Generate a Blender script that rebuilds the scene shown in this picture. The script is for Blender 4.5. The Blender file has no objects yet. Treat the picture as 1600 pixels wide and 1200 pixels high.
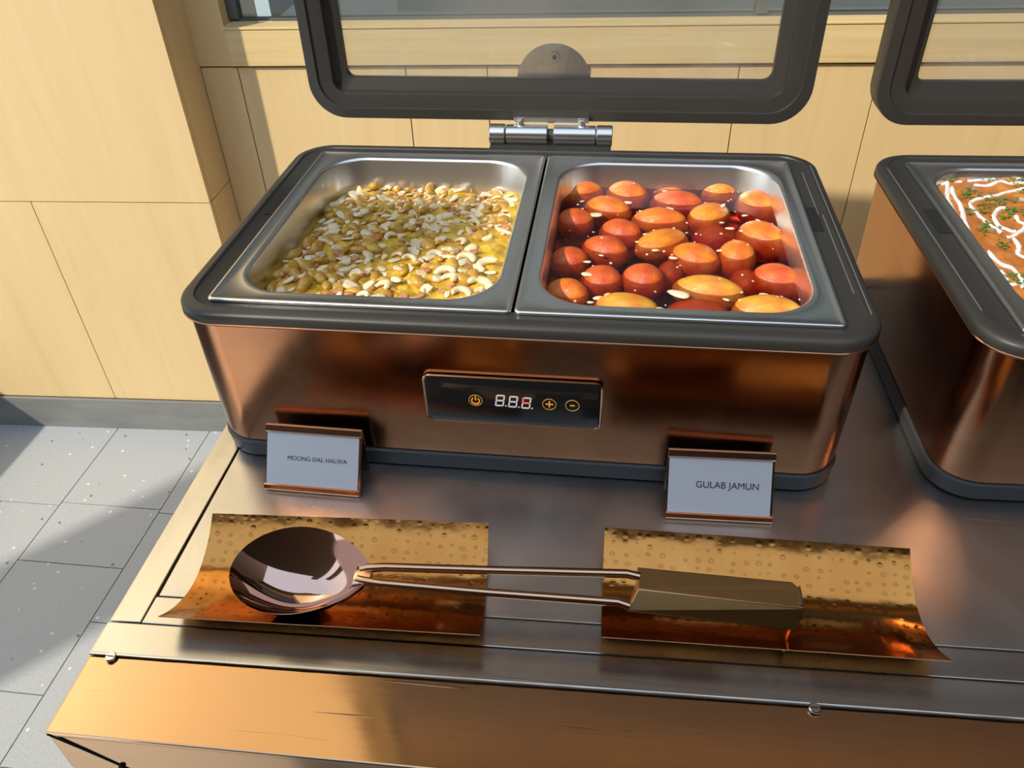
import bpy, bmesh, math, random
from mathutils import Vector, Matrix, noise
R=math.radians
random.seed(7)
TZ=0.84                      # height of the counter top; the scene is modelled with the counter top at z=0 and raised at the end
S=bpy.context.scene
col=S.collection
# ------------------------------------------------------------------ camera
cd=bpy.data.cameras.new('camera'); cam=bpy.data.objects.new('camera',cd); col.objects.link(cam); S.camera=cam
cd.sensor_width=36.0; cd.lens=28.10; cd.clip_start=.02
_r=(0.99198,0.122943,-0.029344); _u=(-0.053211,0.616781,0.785334); _f=(-0.11465,0.777474,-0.618376)
cam.matrix_world=Matrix(((_r[0],_u[0],-_f[0],0.07815),(_r[1],_u[1],-_f[1],-0.54523),(_r[2],_u[2],-_f[2],0.52775+TZ),(0,0,0,1)))
# ------------------------------------------------------------------ world, sun, exposure
W=bpy.data.worlds.new('world'); S.world=W; W.use_nodes=True
nt=W.node_tree; nt.nodes.clear()
wo=nt.nodes.new('ShaderNodeOutputWorld'); bg=nt.nodes.new('ShaderNodeBackground'); nt.links.new(bg.outputs[0],wo.inputs[0])
tc=nt.nodes.new('ShaderNodeTexCoord'); sx=nt.nodes.new('ShaderNodeSeparateXYZ'); rp=nt.nodes.new('ShaderNodeValToRGB')
nt.links.new(tc.outputs['Generated'],sx.inputs[0]); nt.links.new(sx.outputs['Z'],rp.inputs[0]); nt.links.new(rp.outputs[0],bg.inputs[0])
rp.color_ramp.elements[0].position=0.0; rp.color_ramp.elements[0].color=(.80,.82,.82,1)
rp.color_ramp.elements[1].position=.7; rp.color_ramp.elements[1].color=(.50,.62,.80,1)
bg.inputs[1].default_value=1.75
sd=bpy.data.lights.new('sun','SUN'); sun=bpy.data.objects.new('sun',sd); col.objects.link(sun)
sd.energy=3.9; sd.angle=R(1.2); sd.color=(1.0,.90,.74)
az=R(43); el=R(40)
sdir=Vector((math.sin(az)*math.cos(el),math.cos(az)*math.cos(el),-math.sin(el)))
sun.rotation_euler=sdir.to_track_quat('-Z','Y').to_euler(); sun.location=(-2,-2,3)
S.view_settings.view_transform='Standard'; S.view_settings.look='None'; S.view_settings.gamma=1; S.view_settings.use_curve_mapping=False
S.view_settings.exposure=0.0
# ------------------------------------------------------------------ materials
def mat(name,color,rough=.5,metal=0.0,**k):
    m=bpy.data.materials.new(name); m.use_nodes=True
    b=m.node_tree.nodes['Principled BSDF']
    b.inputs['Base Color'].default_value=(*color,1); b.inputs['Roughness'].default_value=rough; b.inputs['Metallic'].default_value=metal
    for a,v in k.items(): b.inputs[a.replace('_',' ')].default_value=v
    return m
def N(m,t,**k):
    n=m.node_tree.nodes.new(t)
    for a,v in k.items(): setattr(n,a,v)
    return n
def Lk(m,a,b): m.node_tree.links.new(a,b)
def coords(m,scale=(1,1,1),rot=(0,0,0),out='Object'):
    t=N(m,'ShaderNodeTexCoord'); p=N(m,'ShaderNodeMapping'); p.inputs['Scale'].default_value=scale; p.inputs['Rotation'].default_value=rot
    Lk(m,t.outputs[out],p.inputs[0]); return p.outputs[0]
def noise_n(m,vec,scale,detail=3,rough=.5,dist=0):
    n=N(m,'ShaderNodeTexNoise'); n.inputs['Scale'].default_value=scale; n.inputs['Detail'].default_value=detail; n.inputs['Roughness'].default_value=rough; n.inputs['Distortion'].default_value=dist
    Lk(m,vec,n.inputs['Vector']); return n.outputs['Fac']
def ramp(m,fac,stops):
    r=N(m,'ShaderNodeValToRGB'); e=r.color_ramp.elements
    while len(e)<len(stops): e.new(.5)
    for i,(p,cc) in enumerate(stops): e[i].position=p; e[i].color=(*cc,1)
    Lk(m,fac,r.inputs[0]); return r.outputs[0]
def bump(m,h,strength=.2,dist=.001,prev=None):
    b=N(m,'ShaderNodeBump'); b.inputs['Strength'].default_value=strength; b.inputs['Distance'].default_value=dist
    Lk(m,h,b.inputs['Height'])
    if prev: Lk(m,prev,b.inputs['Normal'])
    return b.outputs[0]
def P(m): return m.node_tree.nodes['Principled BSDF']
def g(v): return (v,v,v)

def wood(name,light,dark,zs=.6):
    m=mat(name,light,.42)
    oi=N(m,'ShaderNodeObjectInfo'); v=coords(m,(9,9,zs))
    ad=N(m,'ShaderNodeVectorMath',operation='ADD'); Lk(m,v,ad.inputs[0]); Lk(m,oi.outputs['Random'],ad.inputs[1])
    n=noise_n(m,ad.outputs[0],2.2,5,.55,1.6)
    c1=ramp(m,n,[(.35,light),(.62,tuple((a+b)/2 for a,b in zip(light,dark))),(.75,dark)])
    Lk(m,c1,P(m).inputs['Base Color'])
    n2=noise_n(m,coords(m,(60,60,2)),3,3)
    Lk(m,bump(m,n2,.05,.0008),P(m).inputs['Normal']); return m
M={}
M['wood']=wood('birch_panel',(.78,.585,.30),(.72,.52,.245))
M['trim']=wood('pine_trim',(.80,.62,.31),(.66,.46,.19)); 
# trim grain runs sideways
for n_ in M['trim'].node_tree.nodes:
    if n_.type=='MAPPING' and n_.inputs['Scale'].default_value[2]<1: n_.inputs['Scale'].default_value=(.6,9,22)
M['joint']=mat('panel_joint',(.20,.125,.05),.8)
M['darkwall']=mat('dark_wall',(.05,.032,.022),.7)
M['ceiling']=mat('ceiling_boards',(.16,.10,.05),.7)
def steel(name,colr,rough,sx_,sy_,rv=.14,bs=.12):
    m=mat(name,colr,rough,1.0)
    v=coords(m,(sx_,sy_,sy_)); n=noise_n(m,v,1.0,4,.6)
    big=noise_n(m,coords(m),7,4,.6,.6)
    mr=N(m,'ShaderNodeMapRange'); mr.inputs['From Min'].default_value=.3; mr.inputs['From Max'].default_value=.7; mr.inputs['To Min'].default_value=max(.03,rough-rv*.6); mr.inputs['To Max'].default_value=rough+rv*.6
    Lk(m,big,mr.inputs[0]); Lk(m,mr.outputs[0],P(m).inputs['Roughness'])
    nr=bump(m,n,bs,.0004)
    # fine random scratches
    for rot,sc in ((.5,(4,150,1)),(-.9,(5,170,1))):
        s=noise_n(m,coords(m,sc,(0,0,rot)),1.0,2,.5)
        rr=ramp(m,s,[(.70,g(0)),(.74,g(1))]); nr=bump(m,rr,.22,.0003,nr)
    Lk(m,nr,P(m).inputs['Normal'])
    P(m).inputs['Anisotropic'].default_value=.3
    return m
M['steel']=steel('brushed_steel',(.68,.66,.61),.34,4,300)
M['steel_edge']=steel('worn_steel',(.64,.61,.55),.27,4,300,.12)
M['copper_strip']=steel('copper_cladding',(.66,.42,.24),.13,4,260,.08,.05)
M['pan']=mat('pan_steel',(.74,.73,.70),.30,1.0)
M['hinge']=mat('polished_hinge_steel',(.74,.72,.68),.24,1.0)
def chafer_copper():
    m=mat('rose_copper',(.50,.25,.135),.16,1.0)
    v=coords(m,(3,3,200)); n=noise_n(m,v,1,4)
    b=bump(m,n,.06,.0003)
    cl=noise_n(m,coords(m,(1,1,1)),9,5,.65,.7)
    cc=ramp(m,cl,[(.3,(.44,.215,.11)),(.55,(.39,.185,.095)),(.8,(.48,.26,.15))]); Lk(m,cc,P(m).inputs['Base Color'])
    rr=ramp(m,cl,[(.3,g(.13)),(.75,g(.26))]); Lk(m,rr,P(m).inputs['Roughness'])
    Lk(m,b,P(m).inputs['Normal']); return m
M['copper']=chafer_copper()
M['black']=mat('matt_black_plastic',(.033,.031,.027),.45); Lk(M['black'],bump(M['black'],noise_n(M['black'],coords(M['black']),900,2),.12,.0003),P(M['black']).inputs['Normal'])
M['slot']=mat('dark_slot',(.012,.012,.012),.6)
M['base']=mat('base_grey_plastic',(.045,.047,.05),.4)
M['panel_glass']=mat('black_panel_glass',(.008,.008,.009),.08)
M['bezel']=mat('copper_bezel',(.72,.42,.25),.2,1.0)
M['seg']=mat('unlit_segment',(.62,.62,.63),.5)
M['segred']=mat('lit_red_segment',(.8,.10,.12),.5); P(M['segred']).inputs['Emission Color'].default_value=(1,.12,.12,1); P(M['segred']).inputs['Emission Strength'].default_value=.5
M['orange']=mat('orange_symbol',(.95,.38,.02),.5)
M['ring']=mat('dim_orange_ring',(.45,.25,.07),.5)
M['paper']=mat('white_card',(.83,.84,.86),.6); M['ink']=mat('grey_ink',(.07,.07,.085),.6)
M['sign_copper']=mat('sign_rose_gold',(.74,.47,.34),.15,1.0)
M['acrylic']=mat('sign_back',(.42,.40,.38),.2,1.0)
def hammered():
    m=mat('hammered_copper',(.62,.28,.06),.15,1.0)
    sp=N(m,'ShaderNodeTexVoronoi',feature='F1'); sp.inputs['Scale'].default_value=1.0; sp.inputs['Randomness'].default_value=.35
    Lk(m,coords(m,(105,150,0)),sp.inputs['Vector'])
    r_=ramp(m,sp.outputs['Distance'],[(.10,g(0)),(.30,g(1))])
    b1=bump(m,r_,.22,.0004)
    b2=bump(m,noise_n(m,coords(m),55,2,.5),.25,.0012,b1)
    Lk(m,b2,P(m).inputs['Normal'])
    cl=noise_n(m,coords(m),14,4,.6,.5); cc=ramp(m,cl,[(.3,(.50,.20,.045)),(.7,(.60,.275,.07))])
    dent_shade=ramp(m,sp.outputs['Distance'],[(.10,g(.93)),(.20,g(.66)),(.30,g(1))])  # dent shading painted into the base colour so the dimples show
    mx=N(m,'ShaderNodeMix',data_type='RGBA',blend_type='MULTIPLY'); mx.inputs[0].default_value=1; Lk(m,cc,mx.inputs[6]); Lk(m,dent_shade,mx.inputs[7]); Lk(m,mx.outputs[2],P(m).inputs['Base Color'])
    return m
M['hammered']=hammered()
M['spoon']=mat('rose_gold_spoon',(.62,.42,.34),.05,1.0)
M['rod']=mat('rose_gold_rods',(.70,.44,.28),.16,1.0)
M['grip']=mat('bronze_grip',(.62,.36,.14),.30,1.0); Lk(M['grip'],bump(M['grip'],noise_n(M['grip'],coords(M['grip']),60,4),.15,.001),P(M['grip']).inputs['Normal'])
def clear(name,tint,fr=1.45,rough=.02,amount=1.0):
    m=bpy.data.materials.new(name); m.use_nodes=True; t=m.node_tree; t.nodes.clear()
    o=t.nodes.new('ShaderNodeOutputMaterial'); mx=t.nodes.new('ShaderNodeMixShader'); tr=t.nodes.new('ShaderNodeBsdfTransparent'); gl=t.nodes.new('ShaderNodeBsdfGlossy'); f=t.nodes.new('ShaderNodeFresnel')
    tr.inputs[0].default_value=(*tint,1); gl.inputs['Roughness'].default_value=rough; f.inputs['IOR'].default_value=fr
    t.links.new(f.outputs[0],mx.inputs[0]); t.links.new(tr.outputs[0],mx.inputs[1]); t.links.new(gl.outputs[0],mx.inputs[2]); t.links.new(mx.outputs[0],o.inputs[0]); return m
M['glass']=clear('clear_lid_glass',(.93,.94,.93),1.5)
def film(m,a):
    t=m.node_tree; o=t.nodes['Material Output']; src=o.inputs[0].links[0].from_socket; d=t.nodes.new('ShaderNodeBsdfDiffuse'); d.inputs[0].default_value=(.75,.74,.70,1); mx=t.nodes.new('ShaderNodeMixShader')
    n=t.nodes.new('ShaderNodeTexNoise'); n.inputs['Scale'].default_value=5; c_=t.nodes.new('ShaderNodeTexCoord'); t.links.new(c_.outputs['Object'],n.inputs['Vector']); mr=t.nodes.new('ShaderNodeMapRange'); mr.inputs['From Min'].default_value=.35; mr.inputs['From Max'].default_value=.65; mr.inputs['To Min'].default_value=a*.3; mr.inputs['To Max'].default_value=a*1.6
    t.links.new(n.outputs['Fac'],mr.inputs[0]); t.links.new(mr.outputs[0],mx.inputs[0]); t.links.new(src,mx.inputs[1]); t.links.new(d.outputs[0],mx.inputs[2]); t.links.new(mx.outputs[0],o.inputs[0])
film(M['glass'],.10)
M['window_glass']=clear('window_pane',(.62,.67,.67),1.7)
M['syrup']=clear('dark_sugar_syrup',(.985,.90,.82),1.30,.03)
va=M['syrup'].node_tree.nodes.new('ShaderNodeVolumeAbsorption'); va.inputs['Color'].default_value=(.80,.20,.05,1); va.inputs['Density'].default_value=42
M['syrup'].node_tree.links.new(va.outputs[0],M['syrup'].node_tree.nodes['Material Output'].inputs['Volume'])
def jam(name,a,b,cc_):
    m=mat(name,a,.35,0,Subsurface_Weight=.25,Coat_Weight=.6,Coat_Roughness=.12)
    P(m).inputs['Subsurface Radius'].default_value=(.008,.003,.001)
    n=noise_n(m,coords(m,out='Generated'),2.2,3,.5); Lk(m,ramp(m,n,[(.35,b),(.52,a),(.7,cc_)]),P(m).inputs['Base Color'])
    t=noise_n(m,coords(m,out='Generated'),13,4,.7,.6); Lk(m,bump(m,t,.35,.0022),P(m).inputs['Normal'])
    Lk(m,bump(m,t,.6,.0028),P(m).inputs['Coat Normal']); return m
M['jr']=jam('red_brown_dough',(.76,.13,.012),(.60,.07,.01),(.84,.22,.015))
M['jo']=jam('orange_dough',(.88,.24,.01),(.76,.13,.01),(.92,.34,.015))
M['jg']=jam('golden_orange_dough',(.86,.32,.015),(.78,.17,.015),(.92,.44,.02))
M['jy']=jam('golden_dough',(.78,.38,.03),(.72,.22,.02),(.85,.50,.05))
def halwa():
    m=mat('moong_halwa',(.62,.40,.05),.3,0,Subsurface_Weight=.15,Coat_Weight=.35,Coat_Roughness=.2)
    P(m).inputs['Subsurface Radius'].default_value=(.004,.003,.001)
    n=noise_n(m,coords(m),60,5,.65); Lk(m,ramp(m,n,[(.3,(.44,.24,.025)),(.5,(.68,.42,.03)),(.72,(.84,.57,.045))]),P(m).inputs['Base Color'])
    t=noise_n(m,coords(m),260,4,.65); Lk(m,bump(m,t,.8,.002),P(m).inputs['Normal']); return m
M['halwa']=halwa()
def food(name,a,b,rough=.45,sc=120,sss=.1,coat=.1):
    m=mat(name,a,rough,0,Subsurface_Weight=sss,Coat_Weight=coat,Coat_Roughness=.2)
    P(m).inputs['Subsurface Radius'].default_value=(.003,.002,.001)
    oi=N(m,'ShaderNodeObjectInfo'); v=N(m,'ShaderNodeVectorMath',operation='ADD'); Lk(m,coords(m),v.inputs[0]); Lk(m,oi.outputs['Random'],v.inputs[1])
    n=noise_n(m,v.outputs[0],sc,3); Lk(m,ramp(m,n,[(.35,b),(.65,a)]),P(m).inputs['Base Color']); Lk(m,bump(m,n,.3,.0006),P(m).inputs['Normal']); return m
M['cashew']=food('cashew',(.88,.75,.49),(.78,.62,.36))
M['almond']=food('almond_skin',(.46,.17,.055),(.62,.30,.11))
M['sliver']=food('almond_flesh',(.86,.76,.55),(.78,.64,.40))
M['raisin']=food('golden_raisin',(.66,.40,.045),(.50,.25,.03),.32,200,.4,.3)
def curry():
    m=mat('orange_gravy',(.62,.20,.03),.28,0,Coat_Weight=.5,Coat_Roughness=.1)
    n=noise_n(m,coords(m),45,5,.65); Lk(m,ramp(m,n,[(.3,(.38,.11,.02)),(.5,(.58,.18,.03)),(.7,(.72,.31,.05))]),P(m).inputs['Base Color'])
    Lk(m,bump(m,noise_n(m,coords(m),120,4,.6),.6,.002),P(m).inputs['Normal']); return m
M['curry']=curry(); M['cream']=mat('cream',(.86,.85,.82),.35); M['leaf']=mat('coriander_green',(.10,.22,.035),.5)
def floor_m():
    m=mat('speckled_vinyl',(.40,.43,.45),.38)
    oi=N(m,'ShaderNodeNewGeometry'); v1=N(m,'ShaderNodeTexVoronoi'); v1.inputs['Scale'].default_value=38; Lk(m,oi.outputs['Position'],v1.inputs['Vector'])
    dot=ramp(m,v1.outputs['Distance'],[(.10,g(1)),(.15,g(0))])
    sc=N(m,'ShaderNodeSeparateColor'); Lk(m,v1.outputs['Color'],sc.inputs[0])
    sel=ramp(m,sc.outputs[0],[(.0,(.09,.10,.11)),(.18,(.10,.11,.12)),(.19,(.40,.43,.45)),(.62,(.40,.43,.45)),(.63,(.72,.74,.74)),(1,(.75,.76,.76))])
    fine=noise_n(m,oi.outputs['Position'],220,2); base=ramp(m,fine,[(.35,(.375,.405,.425)),(.65,(.43,.46,.48))])
    mx=N(m,'ShaderNodeMix',data_type='RGBA'); Lk(m,dot,mx.inputs[0]); Lk(m,base,mx.inputs[6]); Lk(m,sel,mx.inputs[7]); Lk(m,mx.outputs[2],P(m).inputs['Base Color']); return m
M['floor']=floor_m(); M['grout']=mat('tile_joint',(.16,.17,.17),.8)
M['skirt']=mat('grey_skirting',(.20,.21,.205),.45); Lk(M['skirt'],ramp(M['skirt'],noise_n(M['skirt'],coords(M['skirt'],(2,2,8)),3,4),[(.3,(.17,.18,.175)),(.7,(.24,.245,.235))]),P(M['skirt']).inputs['Base Color'])
M['winframe']=mat('window_frame_grey',(.10,.11,.11),.4)
M['shadewood']=wood('shade_toned_header_boards',(.18,.105,.045),(.14,.08,.035))  # shade over the header is put into this darker wood colour
M['wall_far']=mat('far_room_wall',(.42,.45,.45),.8)

# ------------------------------------------------------------------ mesh helpers
def mesh(name,verts,faces,m,parent=None,smooth=False,loc=None,sharp=None):
    me=bpy.data.meshes.new(name); me.from_pydata([tuple(v) for v in verts],[],faces); 
    bm=bmesh.new(); bm.from_mesh(me); bmesh.ops.remove_doubles(bm,verts=bm.verts,dist=1e-7); bmesh.ops.recalc_face_normals(bm,faces=bm.faces); bm.to_mesh(me); bm.free()
    for mm in (m if isinstance(m,list) else [m]): me.materials.append(mm)
    o=bpy.data.objects.new(name,me); col.objects.link(o)
    if smooth:
        for p in me.polygons: p.use_smooth=True
        me.set_sharp_from_angle(angle=R(sharp if sharp else 35))
    if parent: o.parent=parent
    if loc: o.location=loc
    return o
def box(name,x0,x1,y0,y1,z0,z1,m,parent=None,bev=0,rel=None):
    bm=bmesh.new(); bmesh.ops.create_cube(bm,size=1)
    cx,cy,cz=(x0+x1)/2,(y0+y1)/2,(z0+z1)/2
    for v in bm.verts: v.co=Vector((v.co.x*(x1-x0),v.co.y*(y1-y0),v.co.z*(z1-z0)))
    if bev: bmesh.ops.bevel(bm,geom=bm.edges[:],offset=bev,segments=2,profile=.7,affect='EDGES')
    me=bpy.data.meshes.new(name); bm.to_mesh(me); bm.free(); me.materials.append(m)
    o=bpy.data.objects.new(name,me); col.objects.link(o); o.location=(cx,cy,cz)
    if parent: o.parent=parent
    return o
def prism(name,pts,z0,z1,m,parent=None,bev=0):
    n=len(pts); v=[(x,y,z0) for x,y in pts]+[(x,y,z1) for x,y in pts]
    f=[list(range(n))[::-1],list(range(n,2*n))]+[[i,(i+1)%n,n+(i+1)%n,n+i] for i in range(n)]
    o=mesh(name,v,f,m,parent)
    if bev:
        bm=bmesh.new(); bm.from_mesh(o.data); bmesh.ops.bevel(bm,geom=bm.edges[:],offset=bev,segments=2,profile=.7,affect='EDGES'); bm.to_mesh(o.data); bm.free()
    return o
def rr(x0,x1,y0,y1,r,z,n=10):
    pts=[]
    for cx,cy,a in ((x1-r,y1-r,0),(x0+r,y1-r,90),(x0+r,y0+r,180),(x1-r,y0+r,270)):
        for i in range(n+1):
            t=R(a+90*i/n); pts.append(Vector((cx+r*math.cos(t),cy+r*math.sin(t),z)))
    return pts
def loft(name,loops,m,parent=None,cap0=False,cap1=False,close=False,xf=None,sharp=35,mats=None):
    v=[];f=[];n=len(loops[0])
    for l in loops: v+=[xf(p) if xf else p for p in l]
    k=len(loops); rng=range(k if close else k-1)
    for i in rng:
        j=(i+1)%k
        for a in range(n): b=(a+1)%n; f.append([i*n+a,i*n+b,j*n+b,j*n+a])
    if cap0: f.append(list(range(n))[::-1])
    if cap1: f.append(list(range((k-1)*n,k*n)))
    return mesh(name,v,f,m,parent,True,sharp=sharp)
def tube(name,pts,rad,m,parent=None,seg=10,flat=1.0,sharp=50):
    rads=rad if isinstance(rad,list) else [rad]*len(pts)
    pts=[Vector(p) for p in pts]; loops=[]
    for i,p in enumerate(pts):
        t=(pts[min(i+1,len(pts)-1)]-pts[max(i-1,0)]).normalized()
        s=t.cross(Vector((0,0,1))); s=s.normalized() if s.length>1e-4 else Vector((1,0,0)); u=s.cross(t)
        loops.append([p+s*rads[i]*math.cos(a)+u*rads[i]*flat*math.sin(a) for a in [2*math.pi*k/seg for k in range(seg)]])
    return loft(name,loops,m,parent,True,True,sharp=sharp)
def cyl(name,c,axis,r,h,m,parent=None,seg=24,bev=.0006):
    ax=Vector(axis).normalized(); s=ax.orthogonal().normalized(); u=ax.cross(s); c=Vector(c)
    prof=[(-h/2,r-bev),(-h/2+bev,r),(h/2-bev,r),(h/2,r-bev)]
    loops=[[c+ax*a+(s*math.cos(t)+u*math.sin(t))*q for t in [2*math.pi*k/seg for k in range(seg)]] for a,q in prof]
    return loft(name,loops,m,parent,True,True)
def empty(name,label,cat,loc=(0,0,0),rz=0,group=None):
    o=bpy.data.objects.new(name,None); col.objects.link(o); o.empty_display_size=.05; o.location=loc; o.rotation_euler=(0,0,rz); tag(o,label,cat,group); return o
def tag(o,label,cat,group=None):
    o['label']=label; o['category']=cat
    if group: o['group']=group
    return o
def struct(o,label=None):
    o['kind']='structure'
    if label: o['label']=label
    return o
def stuff(o): o['kind']='stuff'; return o
def rebase(o,c):
    """move the origin of a mesh object to c"""
    c=Vector(c); o.data.transform(Matrix.Translation(-c)); o.location=c; return o

# ------------------------------------------------------------------ setting
FZ=-.84
PIV=(-.768,.925,0); YAW=R(2.5)
# floor: slab and vinyl tiles
fl=struct(box('floor',-3.2,2.6,-4.0,3.0,FZ-.05,FZ-.004,M['grout']))
fl.location.z=FZ-.027
def tile(x0,x1,y0,y1): 
    o=box('floor_tile',x0+.0012,x1-.0012,y0+.0012,y1-.0012,FZ-.004,FZ,M['floor'],None,0); o.parent=fl; o.location=Vector(o.location)-Vector(fl.location)
for cx in range(-5,4):
    x0=-1.19+cx*.6 if cx<0 else -1.19+.25+(cx-1)*.6 if cx>0 else -1.19
    x1=x0+(.6 if cx else .25)
    if cx<-3 or x0>2.2: continue
    ys=[-3.9,-3.3,-2.7,-2.1,-1.5,-.9,-.6,-.3,.02,.32,.62,.96] if cx!=0 else [-3.9,-3.3,-2.7,-2.1,-1.5,-.9,-.5,-.15,.156,.456,.63,.96]
    for a,b in zip(ys,ys[1:]): tile(x0,x1,a,b)
for i in range(4): tile(-1.19-.6*(4-i)+0,-1.19-.6*(3-i),.96,1.5) if False else None
# left wall block standing proud of the back wall
def wobj(o): o.location=Vector(PIV); o.rotation_euler=(0,0,YAW); return o
def bx_mesh(name,x0,x1,y0,y1,z0,z1,m,parent=None,bev=0):
    o=box(name,x0,x1,y0,y1,z0,z1,m,parent,bev); o.data.transform(Matrix.Translation(o.location)); o.location=(0,0,0); return o
wl=struct(wobj(bx_mesh('wall_left',-2.4,-.012,.012,.30,FZ,3.4,M['joint'])))
G=.0011
def panel(par,u0,u1,z0,z1,v0,v1,m='wood'):
    o=box('wall_panel',u0+G,u1-G,v0,v1,z0+G,z1-G,M[m],par,.0006); return o
for u0,u1 in ((-2.4,-1.25),(-1.25,0)): panel(wl,u0,u1,-.198,.85,0,.0125)
panel(wl,-2.4,-1.25,.85,1.9,0,.0125); panel(wl,-1.25,0,.85,1.9,0,.0125); panel(wl,-2.4,-1.25,1.9,3.4,0,.0125); panel(wl,-1.25,0,1.9,3.4,0,.0125)
for u0,u1 in ((-2.4,-1.80),(-1.80,-1.10),(-1.10,-.401),(-.401,0)): panel(wl,u0,u1,-.745,-.198,0,.0125)
# side face panels (return of the block)
for z0,z1 in ((-.84,-.198),(-.198,.85),(.85,1.9),(1.9,3.4)):
    o=box('wall_panel',-.0125,0,.013,.1175,z0+G,z1-G,M['wood'],wl,.0006)
bb=struct(wobj(bx_mesh('baseboard_left',-2.4,.004,-.010,-.0005,FZ,-.745,M['skirt'],None,.002)))
# back wall
wb=struct(wobj(bx_mesh('wall_back',-.012,3.2,.128,.30,FZ,.048,M['joint'])))
us=[0.0,.078,.424,.588,1.079,1.342,1.70,2.1,2.6,3.2]
for a,b in zip(us,us[1:]): panel(wb,a,b,-.745,.046,.115,.128)
bbk=struct(wobj(bx_mesh('baseboard_back',.0,3.2,.105,.1148,FZ,-.745,M['skirt'],None,.002)))
tr=struct(wobj(bx_mesh('trim_1',.070,3.2,.106,.145,.050,.1195,M['trim'],None,.003)))
# sill ledge under the glass (thin bright nosing)
tr2=struct(wobj(bx_mesh('trim_2',.070,3.2,.104,.150,.1198,.1245,M['trim'],None,.002)))
wp=struct(wobj(bx_mesh('wall_pier',0,.070,.115,.30,.048,3.4,M['wood'])))
# window with its recessed pane above the trim
wn=struct(wobj(bx_mesh('window_1',.070,3.2,.150,.165,.1245,.130,M['winframe'])))
for u in (.070,1.10,2.12,3.16):
    o=box('window_frame',u,u+.022,.145,.170,.130,1.97,M['winframe'],wn,.001)
o=box('window_frame',.070,3.2,.145,.170,1.97,1.999,M['winframe'],wn,.001)
o=box('pane',.092,3.16,.156,.160,.130,1.97,M['window_glass'],wn)
# dim room seen through the window
wf=struct(wobj(bx_mesh('wall_far',-.2,3.4,1.1,1.15,-.2,2.3,M['wall_far'])))
sf=struct(wobj(bx_mesh('wall_shelf',.0,3.4,.30,1.1,-.05,.02,M['wall_far'])))
hd0=struct(wobj(bx_mesh('wall_lintel',0.07,3.2,.115,.30,2.0,2.449,M['darkwall'])))
hd=struct(wobj(bx_mesh('wall_header',0.07,3.2,.115,.30,2.45,3.4,M['shadewood'])))
kl=bpy.data.lights.new('far_room_fill','AREA'); kl.energy=26; kl.shape='RECTANGLE'; kl.size=2.4; kl.size_y=.3; kl.color=(.92,.97,1.0)  # fill light added to brighten the room behind the glass
ko=bpy.data.objects.new('far_room_fill',kl); col.objects.link(ko); ko.location=(.75,1.62,1.9+TZ)
# ceiling above the counter
ce=struct(box('ceiling',-3.2,2.6,.6,2.2,3.4,3.45,M['ceiling']))
# unseen screen and piers added behind the camera to shade counter and floor
pf=struct(bx_mesh('shade_screen',-.74,2.6,-1.12,-1.04,FZ,1.235,M['darkwall']))
pg=struct(bx_mesh('shade_screen_panel',-1.27,-.74,-1.12,-1.04,-.10,1.235,M['darkwall']))
pp=struct(bx_mesh('shade_screen_pier',-1.66,-1.27,-1.12,-1.04,-.10,1.64,M['darkwall']))
pq=struct(bx_mesh('shade_post',-2.6,-2.24,-1.12,-1.04,FZ,1.35,M['darkwall'])); 
wr=struct(bx_mesh('wall_right',2.55,2.62,-4,2.2,FZ,3.4,M['darkwall']))
ld=struct(bx_mesh('shade_ledge',-2.3,-1.62,-.8,.90,FZ,-.56,M['skirt']))  # unseen block added to cast the triangular shadow on the left floor

# ------------------------------------------------------------------ counter
ct=empty('buffet_counter','stainless steel buffet counter with a copper clad front edge under the dishes','counter')
sl=math.tan(R(1.55))
def yl(y0,x): return y0+sl*(x+.3)
XR=1.5
def strip(name,y0,y1,x0,z0,z1,m,bev=.0008,gap=.0004):
    return prism(name,[(x0,yl(y0,x0)+gap),(XR,yl(y0,XR)+gap),(XR,yl(y1,XR)-gap),(x0,yl(y1,x0)-gap)],z0,z1,m,ct,bev)
XI=-.273
prism('top_sheet',[(XI+.001,yl(-.183,XI)+.001),(XR,yl(-.183,XR)+.001),(XR,.343),(XI-.006,.343)],-.006,-.0009,M['steel'],ct,.0008)
prism('edge_strip',[(-.2995,-.2095+.0006),(XI-.001,yl(-.209,XI)+.0006),(XI-.0065,.3665),(-.3045,.3665)],-.006,.0,M['steel_edge'],ct,.0009)
strip('edge_strip',-.2092,-.1835,XI,-.006,0,M['steel_edge'])
strip('edge_strip',-.238,-.2098,-.300,-.006,.0006,M['steel_edge'],.001)
prism('edge_strip',[(XI-.0055,.3445),(XR,.3445),(XR,.3665),(XI-.0065,.3665)],-.006,0,M['steel_edge'],ct,.0009)
prism('copper_strip',[(-.2985,-.3005),(XR,-.2735),(XR,yl(-.2383,XR)),(-.2995,-.2383)],-.006,-.0012,M['copper_strip'],ct,.0012)
prism('front_panel',[(-.2975,-.2998),(XR,-.2728),(XR,-.2700),(-.2975,-.2970)],-.30,-.0062,M['copper_strip'],ct,.0006)
prism('cabinet_body',[(-.296,-.2965),(XR,-.2695),(XR,.36),(-.302,.36)],FZ+.001,-.0065,M['copper_strip'],ct)
# folded diagonal seam on the front
tube('fold_seam',[(-.2972,-.3006,-.003),(-.276,-.3000,-.022),(-.2552,-.2994,-.042),(-.235,-.2988,-.061)],.0007,M['slot'],ct,6)
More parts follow.
